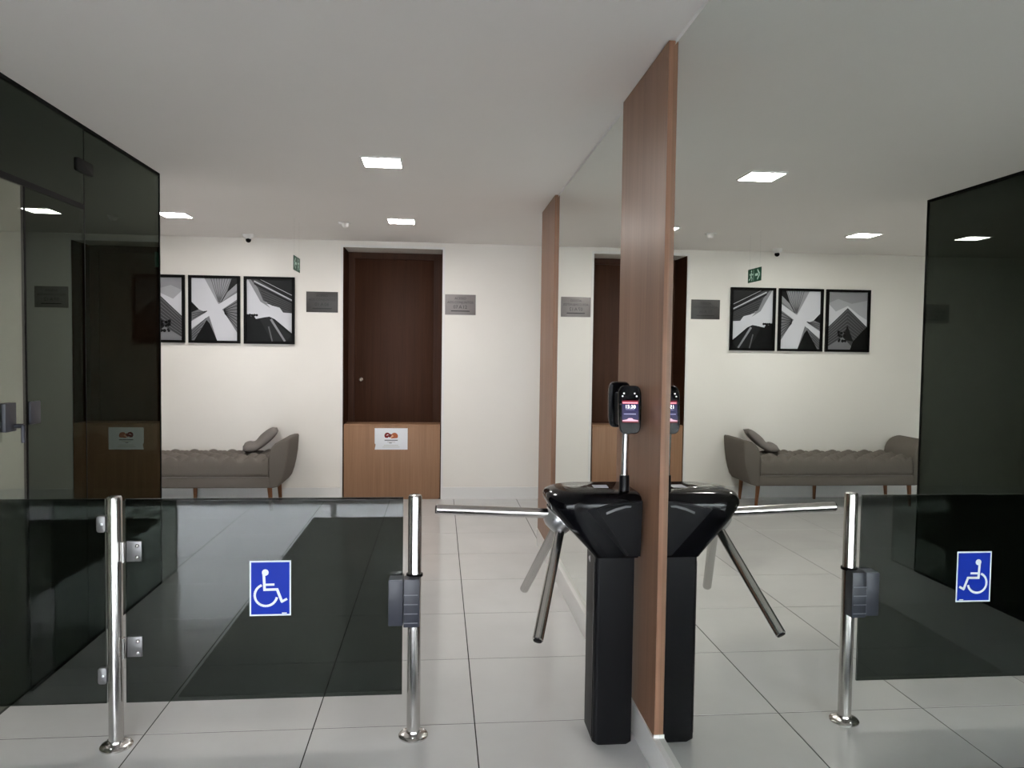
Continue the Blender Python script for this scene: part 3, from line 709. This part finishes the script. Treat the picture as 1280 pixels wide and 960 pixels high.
# face readers on a pole
px_, py_ = -0.077, 2.640
lathe('pole_sleeve', (px_, py_, 0.905), (0, 0, 1), [(0, 0.0195), (0.012, 0.0185), (0.062, 0.0175), (0.064, 0.015)], 'black', ts)
rod('pole', (px_, py_, 0.965), (px_-0.001, py_-0.01, 1.150), 0.0125, 'chrome', ts)
def reader(parent, c, yaw, tilt, lit):
    R = Matrix.Rotation(yaw, 3, 'Z') @ Matrix.Rotation(tilt, 3, 'X')
    tr = lambda x, y, z: Vector(c)+R @ Vector((x, y, z))
    bm = bmesh.new()
    prof = []
    for k in range(40):
        a = 2*pi*k/40; ca, sa_ = math.cos(a), math.sin(a)
        z = 0.086*math.copysign(abs(sa_)**0.42, sa_); w = 0.0425-0.004*(0.086-z)/0.172
        prof.append((w*math.copysign(abs(ca)**0.42, ca), z))
    secs = []
    for y, s in ((-0.0135, 0.93), (-0.011, 0.985), (-0.008, 1.0), (0.008, 1.0), (0.013, 0.96)):
        secs.append([bm.verts.new(tr(x*s, y, z*(1-(1-s)*0.5))) for x, z in prof])
    for p_, q_ in zip(secs, secs[1:]):
        for k in range(40): bm.faces.new((p_[k], p_[(k+1) % 40], q_[(k+1) % 40], q_[k]))
    bm.faces.new(secs[0]); bm.faces.new(secs[-1])
    h = link('reader_housing', from_bm(bm), 'gloss', parent, smooth=True)
    sp = lambda u, v, hh: tr((u-0.5)*0.058, -0.0138-hh, -0.046+v*0.078)
    if lit:
        rd_, pk, nv, wt = (0.16, 0.006, 0.02, 1), (0.95, 0.33, 0.42, 1), (0.022, 0.018, 0.07, 1), (0.9, 0.9, 1, 1)
        pp = [(nv, [(0, 0), (1, 0), (1, 1), (0, 1)]), (rd_, [(0, 0.84), (1, 0.84), (1, 1), (0, 1)]), (pk, [(0.04, 0.86), (0.96, 0.86), (0.96, 0.93), (0.04, 0.93)]),
              (rd_, [(0, 0), (1, 0), (1, 0.12), (0, 0.12)])]
        pp += [((0.8, 0.5, 0.62, 1), [(0.02, 0.10), (0.30, 0.14), (0.40, 0.20), (0.60, 0.20), (0.70, 0.14), (0.98, 0.10), (0.98, 0.06), (0.02, 0.06)])]
        pp += [((0.4, 0.36, 0.62, 1), [(0.10, 0.37), (0.84, 0.37), (0.84, 0.40), (0.10, 0.40)]), ((0.4, 0.36, 0.62, 1), [(0.22, 0.58), (0.76, 0.58), (0.76, 0.60), (0.22, 0.60)])]
        sc = art('screen', sp, pp, 'screen', h, 0.00005)
        words('clock_digits', '15:30', 0.017, emitter('digit_white', wt, 0.5), lambda a_, b2: tr(a_, -0.0145, 0.0095+b2), h)
        for dx, dz in ((-0.022, 0.057), (0.016, 0.057), (-0.027, 0.047), (0.023, 0.047)):
            lathe('status_led', tr(dx, -0.0130, dz), R @ Vector((0, -1, 0)), [(0, 0.0028), (0.0014, 0.0028), (0.0018, 0)], emitter('led_white', (1, 1, 1, 1), 0.15), h, 10)
    else:
        art('screen', sp, [((0.004, 0.004, 0.006, 1), [(0, 0), (1, 0), (1, 1), (0, 1)])], 'print', h)
    return h
fr = reader(ts, (-0.070, 2.612, 1.206), math.radians(-4), math.radians(-8), True)
fr['label'] = 'lit face reader screen turned to the entrance'
rr_ = reader(ts, (-0.074, 2.755, 1.215), math.radians(172), math.radians(-8), False)
rr_['label'] = 'second black face reader turned to the brown door'
box('reader_bracket', (-0.095, 2.622, 1.145), (-0.060, 2.748, 1.262), 'black', ts, 0.006)

# ================================================================== DOORMAT
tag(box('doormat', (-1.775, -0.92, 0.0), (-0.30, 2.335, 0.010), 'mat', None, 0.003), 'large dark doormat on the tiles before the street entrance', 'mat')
